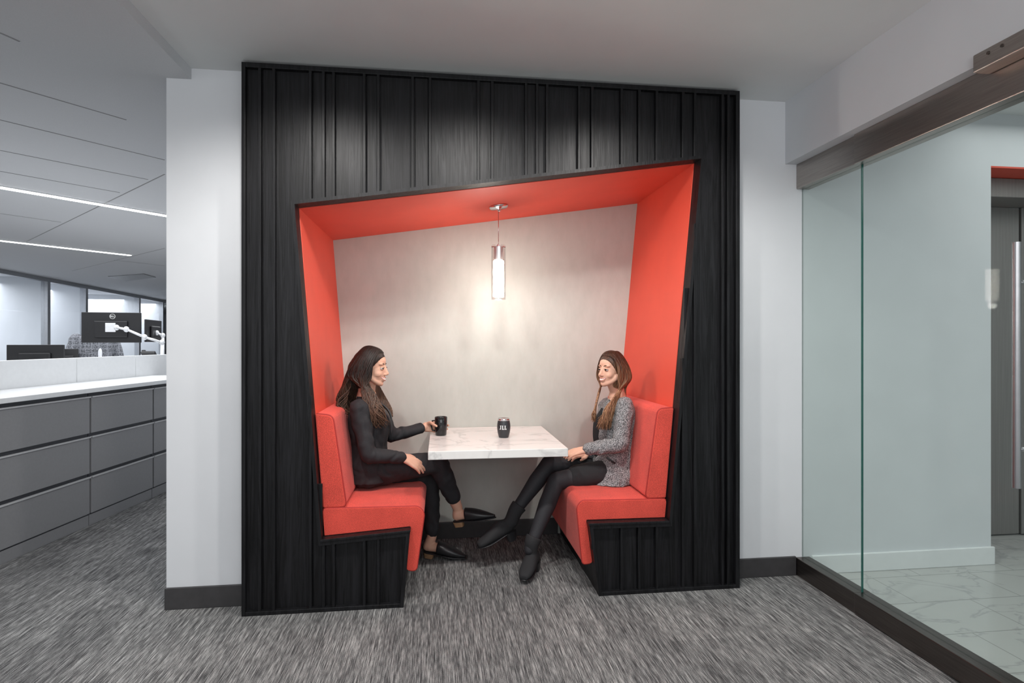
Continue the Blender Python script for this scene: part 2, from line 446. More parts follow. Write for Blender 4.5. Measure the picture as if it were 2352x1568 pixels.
for i in range(len(chain)-1):
    prism(bm, [tuple(chain[i]), tuple(chain[i+1]), tuple(outer[i+1]), tuple(outer[i])], -.03, .004)
obj('opening_trim', bm, M['oak'], booth)
lin = [OP[2], OP[3], OP[4], OP[5]]
inn = off(lin, .003); outr = off(lin, -.02)
bm = BM()
for i in range(3):
    prism(bm, [tuple(inn[i]), tuple(inn[i+1]), tuple(outr[i+1]), tuple(outr[i])], .055, .95)
obj('red_lining', bm, M['red'], booth)

# ------------------------------------------------------------------ benches
def wl(z): return -.577+(z-.343)*(-.7055+.577)/(1.993-.343)+.004
def wr(z): return 1.198+(z-.3655)*(1.3765-1.198)/(2.2985-.3655)-.004
def bench(side):
    if side < 0:
        t = thing('booth_bench', 'left red upholstered booth bench, under the woman in the black suit', 'bench', (-.37,.5,0), 'booth benches')
        base = [(-.577,0),(-.187,0),(-.156,.372),(-.577,.343)]
        ledge = [(-.585,.343),(-.150,.374),(-.149,.386),(-.583,.356)]
        seat = [(wl(.357),.358),(-.154,.387),(-.172,.165),(-.122,.160),(-.082,.452),(-.110,.487),(wl(.487),.492)]
        rad = [.004,0,.015,.02,.04,.04,.02]
        back = [(wl(.493),.493),(wl(.493)+.115,.493),(wl(.963)+.085,.955),(wl(.963),.965)]
    else:
        t = thing('booth_bench', 'right red upholstered booth bench, under the woman in the tweed jacket', 'bench', (1.0,.5,0), 'booth benches')
        base = [(1.198,0),(.821,0),(.769,.369),(1.198,.366)]
        ledge = [(1.2,.366),(.762,.369),(.761,.382),(1.2,.379)]
        seat = [(wr(.38),.381),(.764,.384),(.796,.155),(.742,.150),(.712,.45),(.735,.486),(wr(.48),.478)]
        rad = [.004,0,.015,.02,.04,.04,.02]
        back = [(wr(.485),.482),(wr(.485)-.115,.482),(wr(.965)-.09,.962),(wr(.965),.968)]
    bm = BM(); prism(bm, base, .012, .949); obj('base', bm, M['oak'], t)
    bm = BM(); prism(bm, ledge, -.034, .03); obj('ledge', bm, M['oak'], t, bevel=.002)
    rp = round_poly(seat, rad)
    bm = BM(); prism(bm, rp, .018, .945); so = obj('seat_cushion', bm, M['fabric'], t, smooth=False, bevel=.016, seg=4)
    def pth(a, b, y): return [V((x, y, z)) for x, z in rp[a:b]]
    n0 = 1+1+2
    bm = BM(); tube(bm, pth(n0+8, len(rp)-2, .024), .0045, 8); obj('piping', bm, M['redpipe'], so, smooth=True)
    rb = round_poly(back, [.01,.03,.03,.012])
    bm = BM(); prism(bm, rb, .028, .945); bo = obj('back_cushion', bm, M['fabric'], t, bevel=.016, seg=4)
    bm = BM(); tube(bm, [V((x,.034,z)) for x, z in rb[6:20]], .0045, 8); obj('piping', bm, M['redpipe'], bo, smooth=True)
bench(-1); bench(1)

# ------------------------------------------------------------------ table, mugs, pendant
TZ = .745
tb = thing('booth_table', 'white marble topped table cantilevered from the booth back wall', 'table', (.34,.53,.7))
xl, xr = at(983,1040,.12).x, at(1305,1034,.12).x
boxo('tabletop', xl, xr, .12, .948, TZ-.045, TZ, mat=M['marble'], parent=tb, bevel=.003)
for x in (.15, .5):
    bm = BM(); P = [(.60,TZ-.046),(.947,TZ-.046),(.947,.60),(.935,.60),(.935,TZ-.057),(.60,TZ-.057)]
    a = [bm.verts.new((x-.02,y,z)) for y,z in P]; b = [bm.verts.new((x+.02,y,z)) for y,z in P]
    bm.faces.new(a); bm.faces.new(b[::-1])
    for i in range(6): bm.faces.new((a[i],b[i],b[(i+1)%6],a[(i+1)%6]))
    obj('wall_bracket', bm, M['alu'], tb)

mc = V((.002,.64,TZ))
mug = thing('mug', 'glossy black mug held by the woman in the black suit', 'mug', mc)
bm = BM(); lathe(bm, [(.030,.001),(.034,.004),(.038,.06),(.039,.112),(.037,.114),(.035,.110),(.032,.012)], mc, 36); obj('body', bm, M['blackgloss'], mug, smooth=True)
bm = BM(); tube(bm, [mc+V(p) for p in ((-.034,.012,.09),(-.052,.018,.088),(-.060,.021,.06),(-.052,.018,.03),(-.032,.012,.026))], .005, 10); obj('handle', bm, M['blackgloss'], mug, smooth=True)
tcn = atz(1157,1004,TZ); tcn.z = TZ
tum = thing('tumbler', 'dark lidded tumbler with white lettering on the marble table', 'tumbler', tcn)
prof = [(.027,.001),(.030,.004),(.037,.03),(.0405,.06),(.039,.085),(.0355,.104)]
bm = BM(); lathe(bm, catmull(prof,4), tcn, 40); obj('body', bm, M['darktumbler'], tum, smooth=True)
bm = BM(); lathe(bm, [(.0358,.103),(.0365,.106),(.036,.113),(.033,.116),(.031,.111),(.006,.111)], tcn, 40); obj('lid', bm, M['chrome'], tum, smooth=True)
def tr(z):
    for (r0,z0),(r1,z1) in zip(prof, prof[1:]):
        if z0 <= z <= z1: return r0+(r1-r0)*(z-z0)/(z1-z0)
    return .038
rects = []
def L(x): rects.extend([(x,0,x+.24,1),(x-.10,.92,x+.34,1),(x-.10,0,x+.58,.1),(x+.48,0,x+.58,.3)])
rects += [(.22,.08,.46,1),(.08,.92,.60,1),(-.02,0,.36,.1),(-.02,.0,.10,.26)]; L(.86); L(1.66)
bm = BM(); Hh = .024
for x0,z0,x1,z1 in rects:
    n = 4
    for k in range(n):
        xa, xb = x0+(x1-x0)*k/n, x0+(x1-x0)*(k+1)/n
        vs = []
        for x, z in ((xa,z0),(xb,z0),(xb,z1),(xa,z1)):
            zz = .052+z*Hh; R = tr(zz)+.0010; ang = -math.pi/2-.22+((x-1.1)*Hh*.80)/R
            vs.append(bm.verts.new((tcn.x+R*math.cos(ang), tcn.y+R*math.sin(ang), tcn.z+zz)))
        bm.faces.new(vs)
obj('lettering', bm, M['whiteink'], tum)

pc = V((.1017*3.418, .518, 0)); pc.z = 1.993+.1467*(pc.x+.7055)-.003
pend = thing('pendant_lamp', 'glass cylinder pendant lamp glowing above the marble table', 'pendant lamp', pc)
tilt = Matrix.Rotation(-math.atan(.1467), 4, 'Y')
bm = BM(); lathe(bm, [(.058,0),(.058,-.006),(.052,-.014),(.012,-.018),(.010,-.03),(.004,-.034)], (0,0,0), 32)
bmesh.ops.transform(bm, matrix=Matrix.Translation(pc) @ tilt, verts=bm.verts); obj('canopy', bm, M['chrome'], pend, smooth=True)
zt = at(1146,565,.518).z; zb = at(1146,688,.518).z
bm = BM(); tube(bm, [(pc.x,pc.y,pc.z-.02),(pc.x,pc.y,zt)], .0022, 8); obj('cord', bm, M['chrome'], pend, smooth=True)
bm = BM(); lathe(bm, [(.005,.012),(.012,.0),(.026,-.004),(.026,-.085),(.02,-.088)], (pc.x,pc.y,zt), 28); obj('socket_cap', bm, M['satin'], pend, smooth=False)
bm = BM(); tube(bm, [(pc.x-.043,pc.y,zt-.006),(pc.x+.043,pc.y,zt-.006)], .003, 8); obj('crossbar', bm, M['chrome'], pend)
bm = BM(); lathe(bm, [(.031,-.090),(.031,zb-zt+.022)], (pc.x,pc.y,zt), 28); obj('frosted_diffuser', bm, M['lampglow'], pend, smooth=False)
bm = BM(); lathe(bm, [(.0435,.004),(.0435,zb-zt),(.0415,zb-zt),(.0415,.004)], (pc.x,pc.y,zt), 36, cap=False); obj('lamp_glass', bm, M['glass_lamp'], pend, smooth=False)

# ------------------------------------------------------------------ people
def hand(bm, w, d, n, sgn, curl=(8,22,32), thumb=None, sc=1.0):
    w = V(w); d = V(d).normalized(); n = V(n); n = (n-d*n.dot(d)).normalized(); s = d.cross(n)*sgn
    Ls = [.066,.074,.069,.054]; kn = [.084,.088,.084,.076]
    for i in range(4):
        lat = (.029-.0195*i)*sc
        k = w+d*kn[i]*sc+s*lat
        limb(bm, [(w+s*lat*.5, .015*sc), ((w+k)/2+s*lat*.15, .0135*sc), (k, .0105*sc)])
        p = k
        seq = [(p, .0098*sc)]
        for f, a, r in zip((.45,.30,.25), curl, (.0088,.0080,.0066)):
            a = math.radians(a); fan = (1.5-i)*.04
            p = p+(d*math.cos(a)-n*math.sin(a)+s*fan)*Ls[i]*f*sc; seq.append((p, r*sc))
        limb(bm, seq)
    th = thumb or [(.018,.020,0),(.042,.042,-.008),(.066,.050,-.014),(.086,.050,-.02)]
    limb(bm, [(w+(d*a+s*b+n*c)*sc, r*sc) for (a,b,c), r in zip(th, (.014,.0115,.0095,.0075))])
def headblobs(bm, Mx):
    sph(bm, (-.012,0,.035), (.092,.074,.083), Mx); sph(bm, (.034,0,-.016), (.052,.055,.075), Mx)
    sph(bm, (.030,0,.045), (.055,.060,.055), Mx)
    for s in (-1,1):
        limb(bm, [((.060,0,-.088),.0165),((.052,s*.018,-.082),.016),((.028,s*.038,-.064),.016),((-.005,s*.052,-.035),.02)], Mx)
    sph(bm, (.040,0,-.068), (.036,.036,.030), Mx)
    for s in (-1,1):
        sph(bm, (.050,s*.033,-.028), (.025,.023,.024), Mx)
        sph(bm, (.067,s*.027,.030), (.014,.022,.010), Mx)
        sph(bm, (-.008,s*.073,-.008), (.016,.008,.030), Mx)
        sph(bm, (.090,s*.009,-.033), (.009,.008,.007), Mx)
    limb(bm, [((.077,0,.018),.010),((.089,0,-.008),.009),((.098,0,-.027),.0105)], Mx)
    sph(bm, (.076,0,-.060), (.013,.024,.016), Mx)
def face(parent, Mx, browmat, skin):
    for s in (-1,1):
        ec, er = V((.0725,s*.029,.005)), (.0125,.0128,.0105)
        bm = BM(); sph(bm, ec, er, Mx, 3)
        c = Mx @ ec; fwd = (Mx.to_3x3() @ V((1,0,-.08))).normalized()
        bmesh.ops.recalc_face_normals(bm, faces=bm.faces)
        for f in bm.faces:
            q = (f.calc_center_median()-c).normalized().dot(fwd)
            f.material_index = 1 if q > .78 else 0
        obj('eye', bm, [M['sclera'], M['iris']], parent, smooth=True)
        bm = BM(); sph(bm, (0,0,0), tuple(r*1.13 for r in er), None, 4)
        bmesh.ops.delete(bm, geom=[v for v in bm.verts if -.0060 < v.co.z-abs(v.co.y)*.05 < .0034], context='VERTS')
        bmesh.ops.transform(bm, matrix=Mx @ Matrix.Translation(ec), verts=bm.verts)
        obj('eyelid', bm, skin, parent, smooth=True)
        bm = BM(); tube(bm, [Mx @ V(p) for p in ((.081,s*.015,.0068),(.0868,s*.022,.0092),(.0866,s*.032,.0095),(.080,s*.043,.0065))], [.0008,.0014,.0016,.0012], 6); obj('eyelash', bm, M['topcloth'], parent, smooth=True)
        bm = BM(); tube(bm, [Mx @ V(p) for p in ((.0835,s*.011,.0275),(.0832,s*.019,.031),(.0805,s*.029,.0325),(.0745,s*.038,.031),(.067,s*.046,.026))], [.001,.0022,.0022,.0018,.0008], 6); obj('eyebrow', bm, browmat, parent, smooth=True)
    bm = BM()
    tube(bm, [Mx @ V(p) for p in ((.0665,-.032,-.042),(.083,-.018,-.0515),(.0888,0,-.0535),(.083,.018,-.0515),(.0665,.032,-.042))], [.001,.0020,.0023,.0020,.001], 8)
    tube(bm, [Mx @ V(p) for p in ((.0665,-.032,-.042),(.081,-.019,-.0615),(.0868,0,-.0685),(.081,.019,-.0615),(.0665,.032,-.042))], [.001,.0024,.0032,.0024,.001], 8)
    obj('lips', bm, M['lip'], parent, smooth=True)
    bm = BM(); R3 = Mx.to_3x3()
    rings(bm, [(Mx @ V((x, y, z)), R3 @ V((0,0,h)), R3 @ V((.003,0,0))) for x, y, z, h in ((.0715,-.027,-.0465,.001),(.082,-.016,-.0565,.0052),(.0862,0,-.0605,.0062),(.082,.016,-.0565,.0052),(.0715,.027,-.0465,.001))], 12, 3)
    obj('teeth', bm, M['teeth'], parent, smooth=True)
def hair(parent, Mx, mat, drape, nl=230, wave=.008, seed=1, part=0.0, vol=1.0, freq=15):
    rnd = random.Random(seed); bm = BM()
    for c, r, sb_ in (((-.005,0,.045),(.088,.080,.083),5), ((-.024,0,.030),(.092,.080,.088),5)):
        ret = bmesh.ops.create_icosphere(bm, subdivisions=sb_, radius=1, matrix=Matrix.Translation(V(c)) @ Matrix.Diagonal((*r, 1)))
        for v in ret['verts']:
            zh = .072-(.078-v.co.x)*1.25
            if v.co.x > -.02:
                k = max(0, min(1, (zh-v.co.z)/.010)); k = k*k*(3-2*k)
                v.co = V(c)+(v.co-V(c))*(1-.17*k)
        bmesh.ops.transform(bm, matrix=Mx, verts=ret['verts'])
    sph(bm, (-.045,0,-.045), (.064,.074,.085), Mx, 3)
    def surf(x, y): return .044+.087*math.sqrt(max(.06, 1-((x+.005)/.090)**2-(y/.084)**2))
    for k in range(nl):
        a = -179+358*(k+.5)/nl+rnd.uniform(-1.5,1.5)
        if abs(a) < 66: continue
        for layer in (0, 1, 2):
            sc = (.985+.035*layer+rnd.uniform(-.02,.025))*vol
            ph = math.radians(a); cx, sy = math.cos(ph), math.sin(ph); s = 1 if sy > 0 else -1
            x0 = .062-.112*(abs(a)-66)/114+rnd.uniform(-.006,.004)
            tx, ty = (-.012+cx*.103*sc), sy*.088*sc
            x1, y1 = x0*.80+tx*.20, part*.6+ty*.40
            x2, y2 = x0*.40+tx*.60, part*.2+ty*.80
            lift = .0035*layer
            pts = [V((x0, part+s*.002, surf(x0, part)-.002)), V((x1, y1, surf(x1, y1)+.001+lift)), V((x2, y2, max(.064, surf(x2, y2))+lift)),
                   V((-.015+cx*.105*sc, sy*.093*sc, .015)), V((-.022+cx*.108*sc, sy*.098*sc, -.05))]
            pts += drape(a, s, cx, sy, rnd)
            P = [V(p) for p in catmull([tuple(p) for p in pts], 4)]
            N = len(P); f = a*.09+layer*1.3+rnd.uniform(-.6,.6); W = []
            for i, p in enumerate(P):
                t = i/(N-1); am = wave*max(0, t-.28)*1.6
                P[i] = p+V((math.sin(f+t*freq)*am, math.cos(f+t*(freq-2))*am*.8, 0))
                W.append((.0024+.0030*min(1,t*3))*(1-.8*max(0,(t-.75)/.25)))
            outv = [(Mx.to_3x3() @ V((p.x+.015, p.y, .02))).normalized() for p in P]
            tube(bm, [Mx @ p for p in P], W, 5, flat=.6, out=outv)
    return obj('hair', bm, mat, parent, smooth=True)
def footblobs(bm, heel, f, u, k=1.0):
    s = f.cross(u)
    limb(bm, [(heel+f*.02+u*.032,.028*k),(heel+f*.08+u*.036,.027*k),(heel+f*.15*k+u*.022,.018*k),(heel+f*.19*k+u*.014,.011*k)])
    limb(bm, [(heel+f*.12*k+u*.018+s*.014,.014*k),(heel+f*.18*k+u*.012+s*.008,.010*k)])
    limb(bm, [(heel+f*.12*k+u*.018-s*.014,.014*k),(heel+f*.18*k+u*.012-s*.008,.010*k)])
def mule(parent, heel, f, u):
    f = f.normalized(); s = f.cross(u).normalized(); u = s.cross(f)
    bm = BM()
    rings(bm, [(heel+f*.070+u*.036, s*.040, u*.038), (heel+f*.115+u*.032, s*.044, u*.034), (heel+f*.16+u*.025, s*.042, u*.027), (heel+f*.205+u*.017, s*.030, u*.018), (heel+f*.25+u*.010, s*.008, u*.007)], 24, 4, 2.3)
    o = obj('shoe', bm, M['leather'], parent, smooth=True)
    bm = BM()
    rings(bm, [(heel-f*.012-u*.001, s*.014, u*.005), (heel+f*.01-u*.002, s*.031, u*.006), (heel+f*.08-u*.002, s*.030, u*.006), (heel+f*.16-u*.002, s*.042, u*.006), (heel+f*.22-u*.001, s*.026, u*.006), (heel+f*.255, s*.006, u*.004)], 20, 4, 2)
    obj('shoe_sole', bm, M['leather'], o, smooth=True)
    bm = BM(); rings(bm, [(heel+f*.022-u*.034, s*.024, f*.026), (heel+f*.020-u*.004, s*.029, f*.032)], 20, 2, 4)
    obj('shoe_heel', bm, M['wood'], o)
def boot(parent, heel, f, u, ankle, knee):
    f = f.normalized(); s = f.cross(u).normalized(); u = s.cross(f)
    sd_ = (knee-ankle).normalized(); top = ankle+sd_*.075
    w1 = (s-sd_*s.dot(sd_)).normalized(); w2_ = sd_.cross(w1)
    bm = BM()
    rings(bm, [(heel-f*.018+u*.03, s*.018, u*.022), (heel+f*.008+u*.04, s*.033, u*.038), (heel+f*.06+u*.046, s*.037, u*.046), (heel+f*.115+u*.037, s*.042, u*.038), (heel+f*.165+u*.026, s*.041, u*.027), (heel+f*.200+u*.020, s*.033, u*.022), (heel+f*.220+u*.016, s*.020, u*.015)], 24, 3, 2.2)
    rings(bm, [(heel+f*.028+u*.035, s*.034, f*.038), (heel*.35+ankle*.65+f*.008, w1*.039, w2_*.042), (ankle+sd_*.03, w1*.042, w2_*.044), (top, w1*.048, w2_*.048)], 24, 4, 2)
    o = remeshed('boot', bm, M['suede'], parent, .006, 3)
    bm = BM(); rings(bm, [(heel+f*.018-u*.050, s*.026, f*.026), (heel+f*.012+u*.004, s*.033, f*.037)], 20, 2, 3)
    obj('boot_heel', bm, M['leather'], o)
    bm = BM()
    rings(bm, [(heel-f*.02+u*.004, s*.014, u*.005), (heel+f*.07+u*.0, s*.030, u*.006), (heel+f*.15-u*.001, s*.042, u*.006), (heel+f*.20+u*.001, s*.030, u*.006), (heel+f*.224+u*.003, s*.012, u*.004)], 20, 4, 2)
    obj('boot_sole', bm, M['leather'], o, smooth=True)
def torso(bm, secs):
    rings(bm, secs, 32, 5, 2.2)
YW = V((0,1,0)); 

# ---- woman in black suit (faces +X)
pa = thing('person', 'seated woman with long dark wavy hair in a black suit, holding the black mug', 'person', (at(850,1120,.49).x,.49,.48))
J = dict(head=at(853,846,.45), neck=at(842,912,.47), chest=at(848,975,.475), waist=at(848,1035,.48), pel=at(850,1076,.49),
  sR=at(826,936,.325), sL=at(866,938,.625), eR=at(845,1046,.27), wR=at(926,1050,.335), eL=at(900,1000,.64), wL=V((-.097,.692,.79)),
  hR=at(862,1080,.42), kR=at(1006,1062,.45), aR=at(1052,1168,.57), hL=at(866,1086,.57), kL=at(988,1100,.62), aL=at(992,1232,.61))
XW = V((1,0,0))
MA = Matrix.Translation(J['head']) @ Matrix.Rotation(math.radians(-12),4,'Z') @ Matrix.Rotation(math.radians(2),4,'Y') @ Matrix.Scale(.96,4)
handR_d = at(975,1074,.36)-J['wR']
heelR = at(1046,1196,.57); fR = at(1134,1188,.50)-heelR; heelL = V((J['aL'].x-.035,.61,.042)); fL = V((.97,-.25,-.12))
bm = BM(); headblobs(bm, MA)
limb(bm, [(MA @ V((-.022,0,-.05)), .050), (J['neck']+V((.0,0,.03)), .049), (J['neck'], .06)])
torso(bm, [(J['pel']+V((0,0,-.06)), YW*.15, XW*.10), (J['pel'], YW*.165, XW*.105), (J['waist'], YW*.12, XW*.085), (J['chest'], YW*.135, XW*.10), (J['neck']+V((0,0,-.06)), YW*.15, XW*.07), (J['neck']+V((0,0,-.01)), YW*.08, XW*.055)])
limb(bm, [(J['sR'],.044),(J['eR'],.035),(J['wR'],.022)]); limb(bm, [(J['sL'],.044),(J['eL'],.035),(J['wL'],.022)])
limb(bm, [(J['hR'],.07),(J['kR'],.048),(J['kR']*.6+J['aR']*.4,.045),(J['aR'],.030)]); limb(bm, [(J['hL'],.07),(J['kL'],.048),(J['kL']*.65+J['aL']*.35,.045),(J['aL'],.030)])
hand(bm, J['wR'], handR_d, V((0,-.55,.85)), -1, (12,28,38))
hand(bm, J['wL'], V((1,0,0)), V((0,1,0)), 1, (0,35,68), [(.02,.02,0),(.035,.030,-.03),(.05,.026,-.066),(.072,.018,-.094)])
limb(bm, [(J['aR'],.030),(heelR+V((.01,0,.03)),.029)]); limb(bm, [(J['aL'],.030),(heelL+V((.01,0,.03)),.029)])
footblobs(bm, heelR, fR.normalized(), V((0,0,1))); footblobs(bm, heelL, fL.normalized(), V((0,0,1)))
remeshed('body', bm, M['skin'], pa, .0038, 3)
face(pa, MA, M['hairA'], M['skin'])
bm = BM()
limb(bm, [(J['hR'],.088),(J['hR']*.5+J['kR']*.5,.075),(J['kR'],.060),(J['kR']*.6+J['aR']*.4,.056),(J['kR']*.28+J['aR']*.72,.050)])
limb(bm, [(J['hL'],.088),(J['hL']*.5+J['kL']*.5,.075),(J['kL'],.060),(J['kL']*.6+J['aL']*.4,.056),(J['kL']*.12+J['aL']*.88,.046)])
torso(bm, [(J['pel']+V((0,0,-.075)), YW*.15, XW*.10), (J['pel'], YW*.175, XW*.115), (J['waist'], YW*.13, XW*.095)])
remeshed('trousers', bm, M['blackcloth'], pa, .007, 5, .009, 20)
bm = BM()
torso(bm, [(J['pel']+V((.0,0,-.055)), YW*.178, XW*.125), (J['pel']+V((0,0,.03)), YW*.172, XW*.118), (J['waist']+V((0,0,.03)), YW*.140, XW*.098), (J['chest'], YW*.155, XW*.120), (J['neck']+V((.0,0,-.07)), YW*.165, XW*.092), (J['neck']+V((0,0,-.015)), YW*.085, XW*.062), (J['neck']+V((-.005,0,.012)), YW*.058, XW*.054)])
limb(bm, [(J['sR'],.056),(J['sR']*.5+J['eR']*.5,.049),(J['eR'],.044),(J['eR']*.5+J['wR']*.5,.040),(J['wR']*.93+J['eR']*.07,.033)])
limb(bm, [(J['sL'],.056),(J['sL']*.5+J['eL']*.5,.049),(J['eL'],.044),(J['wL']*.88+J['eL']*.12,.033)])
jk = remeshed('jacket', bm, M['blackcloth'], pa, .006, 5, .008, 24)
bm = BM()
for s in (-1,1):
    c = J['chest']
    pp = catmull([tuple(c+V(q)) for q in ((.040,s*.050,.135),(.095,s*.062,.085),(.122,s*.050,.030),(.126,s*.012,-.065))], 4)
    tube(bm, pp, [.008,.011,.013,.015,.017,.018,.018,.017,.015,.012,.009,.006,.003], 8, .35)
obj('lapels', bm, M['lapelcloth'], jk, smooth=True)
def drapeA(a, s, cx, sy, r):
    if s < 0 and a > -130:
        t = r.uniform(0,1)
        return [V((.0+.025*t, -.108, -.115)), V((.022+.055*t, -.130, -.185)), V((.040+.065*t, -.134, -.245)), V((.028+.080*t+r.uniform(-.01,.02), -.116, -.285-r.uniform(0,.055)))]
    if s > 0 and a < 110:
        return [V((.0,.095,-.11)), V((.03,.115,-.18)), V((.07,.11,-.25)), V((.08,.09,-.30))]
    return [V((-.044+cx*.108, sy*.106, -.11)), V((-.058+cx*.114, sy*.120, -.17)), V((-.058+cx*.112, sy*.128, -.22)), V((-.05+cx*.09, sy*.12-.01, -.25-r.uniform(0,.04)))]
hair(pa, MA, M['hairA'], drapeA, 300, .026, 3, .012, 1.05, 17)
mule(pa, heelR, fR, V((0,0,1))); mule(pa, heelL, fL, V((0,0,1)))

# ---- woman in tweed jacket (faces -X)
pb = thing('person', 'seated woman with long brown hair in grey tweed jacket, black tights and ankle boots', 'person', (at(1400,1120,.49).x,.49,.48))
K = dict(head=at(1404,852,.44), neck=at(1418,910,.47), chest=at(1412,972,.475), waist=at(1410,1035,.48), pel=at(1412,1076,.49),
  sL=at(1434,932,.325), sR=at(1394,932,.625), eL=at(1424,1022,.27), wL=at(1348,1032,.34), eR=at(1385,1020,.62), wR=at(1350,1040,.50),
  hL=at(1404,1084,.41), kL=at(1278,1104,.37), aL=at(1216,1262,.28), hR=at(1404,1080,.57), kR=at(1262,1064,.48), aR=at(1176,1184,.43))
MB_ = Matrix.Translation(K['head']) @ Matrix.Rotation(math.radians(180+28),4,'Z') @ Matrix.Rotation(math.radians(-5),4,'Y') @ Matrix.Scale(.92,4)
heelBL = atz(1230,1308,0); heelBL.z = .054
fBL = V((-.45,-.88,-.15))
heelBR = at(1176,1218,.43); fBR = V((-.88,-.22,-.34))
bm = BM(); headblobs(bm, MB_)
limb(bm, [(MB_ @ V((-.022,0,-.05)), .047), (K['neck']+V((0,0,.03)), .046), (K['neck'], .055)])
torso(bm, [(K['pel']+V((0,0,-.06)), YW*.145, XW*.095), (K['pel'], YW*.16, XW*.10), (K['waist'], YW*.115, XW*.08), (K['chest'], YW*.13, XW*.095), (K['neck']+V((0,0,-.06)), YW*.145, XW*.065), (K['neck']+V((0,0,-.01)), YW*.075, XW*.05)])
for s in 'LR':
    limb(bm, [(K['s'+s],.042),(K['e'+s],.034),(K['w'+s],.021)])
    limb(bm, [(K['h'+s],.066),(K['k'+s],.044),(K['k'+s]*.62+K['a'+s]*.38,.043),(K['a'+s],.028)])
hand(bm, K['wL'], at(1308,1040,.36)-K['wL'], V((0,-.35,.93)), 1, (12,30,45), sc=.92)
hand(bm, K['wR'], at(1310,1046,.46)-K['wR'], V((0,-.2,.97)), -1, (10,25,40), sc=.92)
limb(bm, [(K['aL'],.028),(heelBL+V((0,0,.04))+fBL*.03,.026)]); limb(bm, [(K['aR'],.028),(heelBR+V((0,0,.03))+fBR*.03,.025)])
footblobs(bm, heelBR+fBR.normalized()*.01, fBR.normalized(), V((0,0,1)), .85); footblobs(bm, heelBL+fBL.normalized()*.01, fBL.normalized(), V((0,0,1)), .85)
remeshed('body', bm, M['skin2'], pb, .0038, 3)
face(pb, MB_, M['hairB'], M['skin2'])
bm = BM()
for s in 'LR':
    limb(bm, [(K['h'+s],.072),(K['h'+s]*.5+K['k'+s]*.5,.064),(K['k'+s],.052),(K['k'+s]*.85+K['a'+s]*.15,.050),(K['k'+s]*.65+K['a'+s]*.35,.051),(K['k'+s]*.3+K['a'+s]*.7,.038),(K['a'+s],.032)])
remeshed('tights', bm, M['tights'], pb, .006, 6)
bm = BM()
for s in 'LR':
    limb(bm, [(K['h'+s],.085),(K['h'+s]*.35+K['k'+s]*.65,.072)])
torso(bm, [(K['pel']+V((0,0,-.07)), YW*.15, XW*.10), (K['pel'], YW*.168, XW*.11), (K['waist'], YW*.115, XW*.088), (K['chest'], YW*.125, XW*.10), (K['neck']+V((-.008,0,-.07)), YW*.12, XW*.075), (K['neck']+V((-.004,0,-.02)), YW*.07, XW*.055)])
torso(bm, [(K['pel']+V((-.08,.0,0)), YW*.06, XW*.05), (K['waist']+V((-.075,0,0)), YW*.055, XW*.05), (K['chest']+V((-.088,0,0)), YW*.055, XW*.045), (K['neck']+V((-.058,0,-.07)), YW*.05, XW*.04)])
remeshed('dress', bm, M['topcloth'], pb, .007, 5, .004, 18)
bm = BM()
torso(bm, [(K['pel']+V((-.050,-.015,-.060)), YW*.200, XW*.150), (K['pel']+V((-.025,-.005,.0)), YW*.190, XW*.135), (K['waist']+V((.0,0,.02)), YW*.152, XW*.106), (K['chest']+V((.0,0,0)), YW*.157, XW*.116), (K['neck']+V((.0,0,-.06)), YW*.160, XW*.088), (K['neck']+V((.006,0,-.012)), YW*.080, XW*.052)])
limb(bm, [(K['sL'],.056),(K['sL']*.5+K['eL']*.5,.051),(K['eL'],.047),(K['eL']*.5+K['wL']*.5,.043),(K['wL']*.95+K['eL']*.05,.038)])
limb(bm, [(K['sR'],.056),(K['eR'],.048),(K['wR']*.95+K['eR']*.05,.037)])
jb = remeshed('jacket', bm, M['tweed'], pb, .006, 4, .009, 22)
bm = BM(); tube(bm, [at(1393,1050,.272), at(1413,1064,.272)], .006, 8); obj('pocket_trim', bm, M['topcloth'], jb, smooth=True)
def drapeB(a, s, cx, sy, r):
    t = r.uniform(0,1)
    if s > 0 and a < 158:
        q = max(0, (a-56)/94)
        return [V((.015-.02*q, .092, -.115)), V((.034+.04*t-.02*q, .095, -.18)), V((.052+.068*t-.02*q, .084+.012*r.uniform(-1,1), -.25)), V((.062+.085*t-.02*q, .060+.034*r.uniform(-1,1), -.31-r.uniform(0,.07)))]
    if s < 0 and a > -130:
        return [V((.02,-.07,-.11)), V((.05,-.055-.01*t,-.18)), V((.080+.01*t,-.040,-.25)), V((.095+.035*t,-.020,-.28-r.uniform(0,.06)))]
    return [V((-.03+cx*.088, sy*.088, -.11)), V((-.035+cx*.088, sy*.088, -.16)), V((-.04+cx*.088, sy*.09, -.20)), V((-.04+cx*.08, sy*.09, -.24))]
hair(pb, MB_, M['hairB'], drapeB, 320, .015, 5, .01, 1.05, 14)
boot(pb, heelBL, fBL, V((0,0,1)), K['aL'], K['kL']); boot(pb, heelBR, fBR, V((0,0,1)), K['aR'], K['kR'])

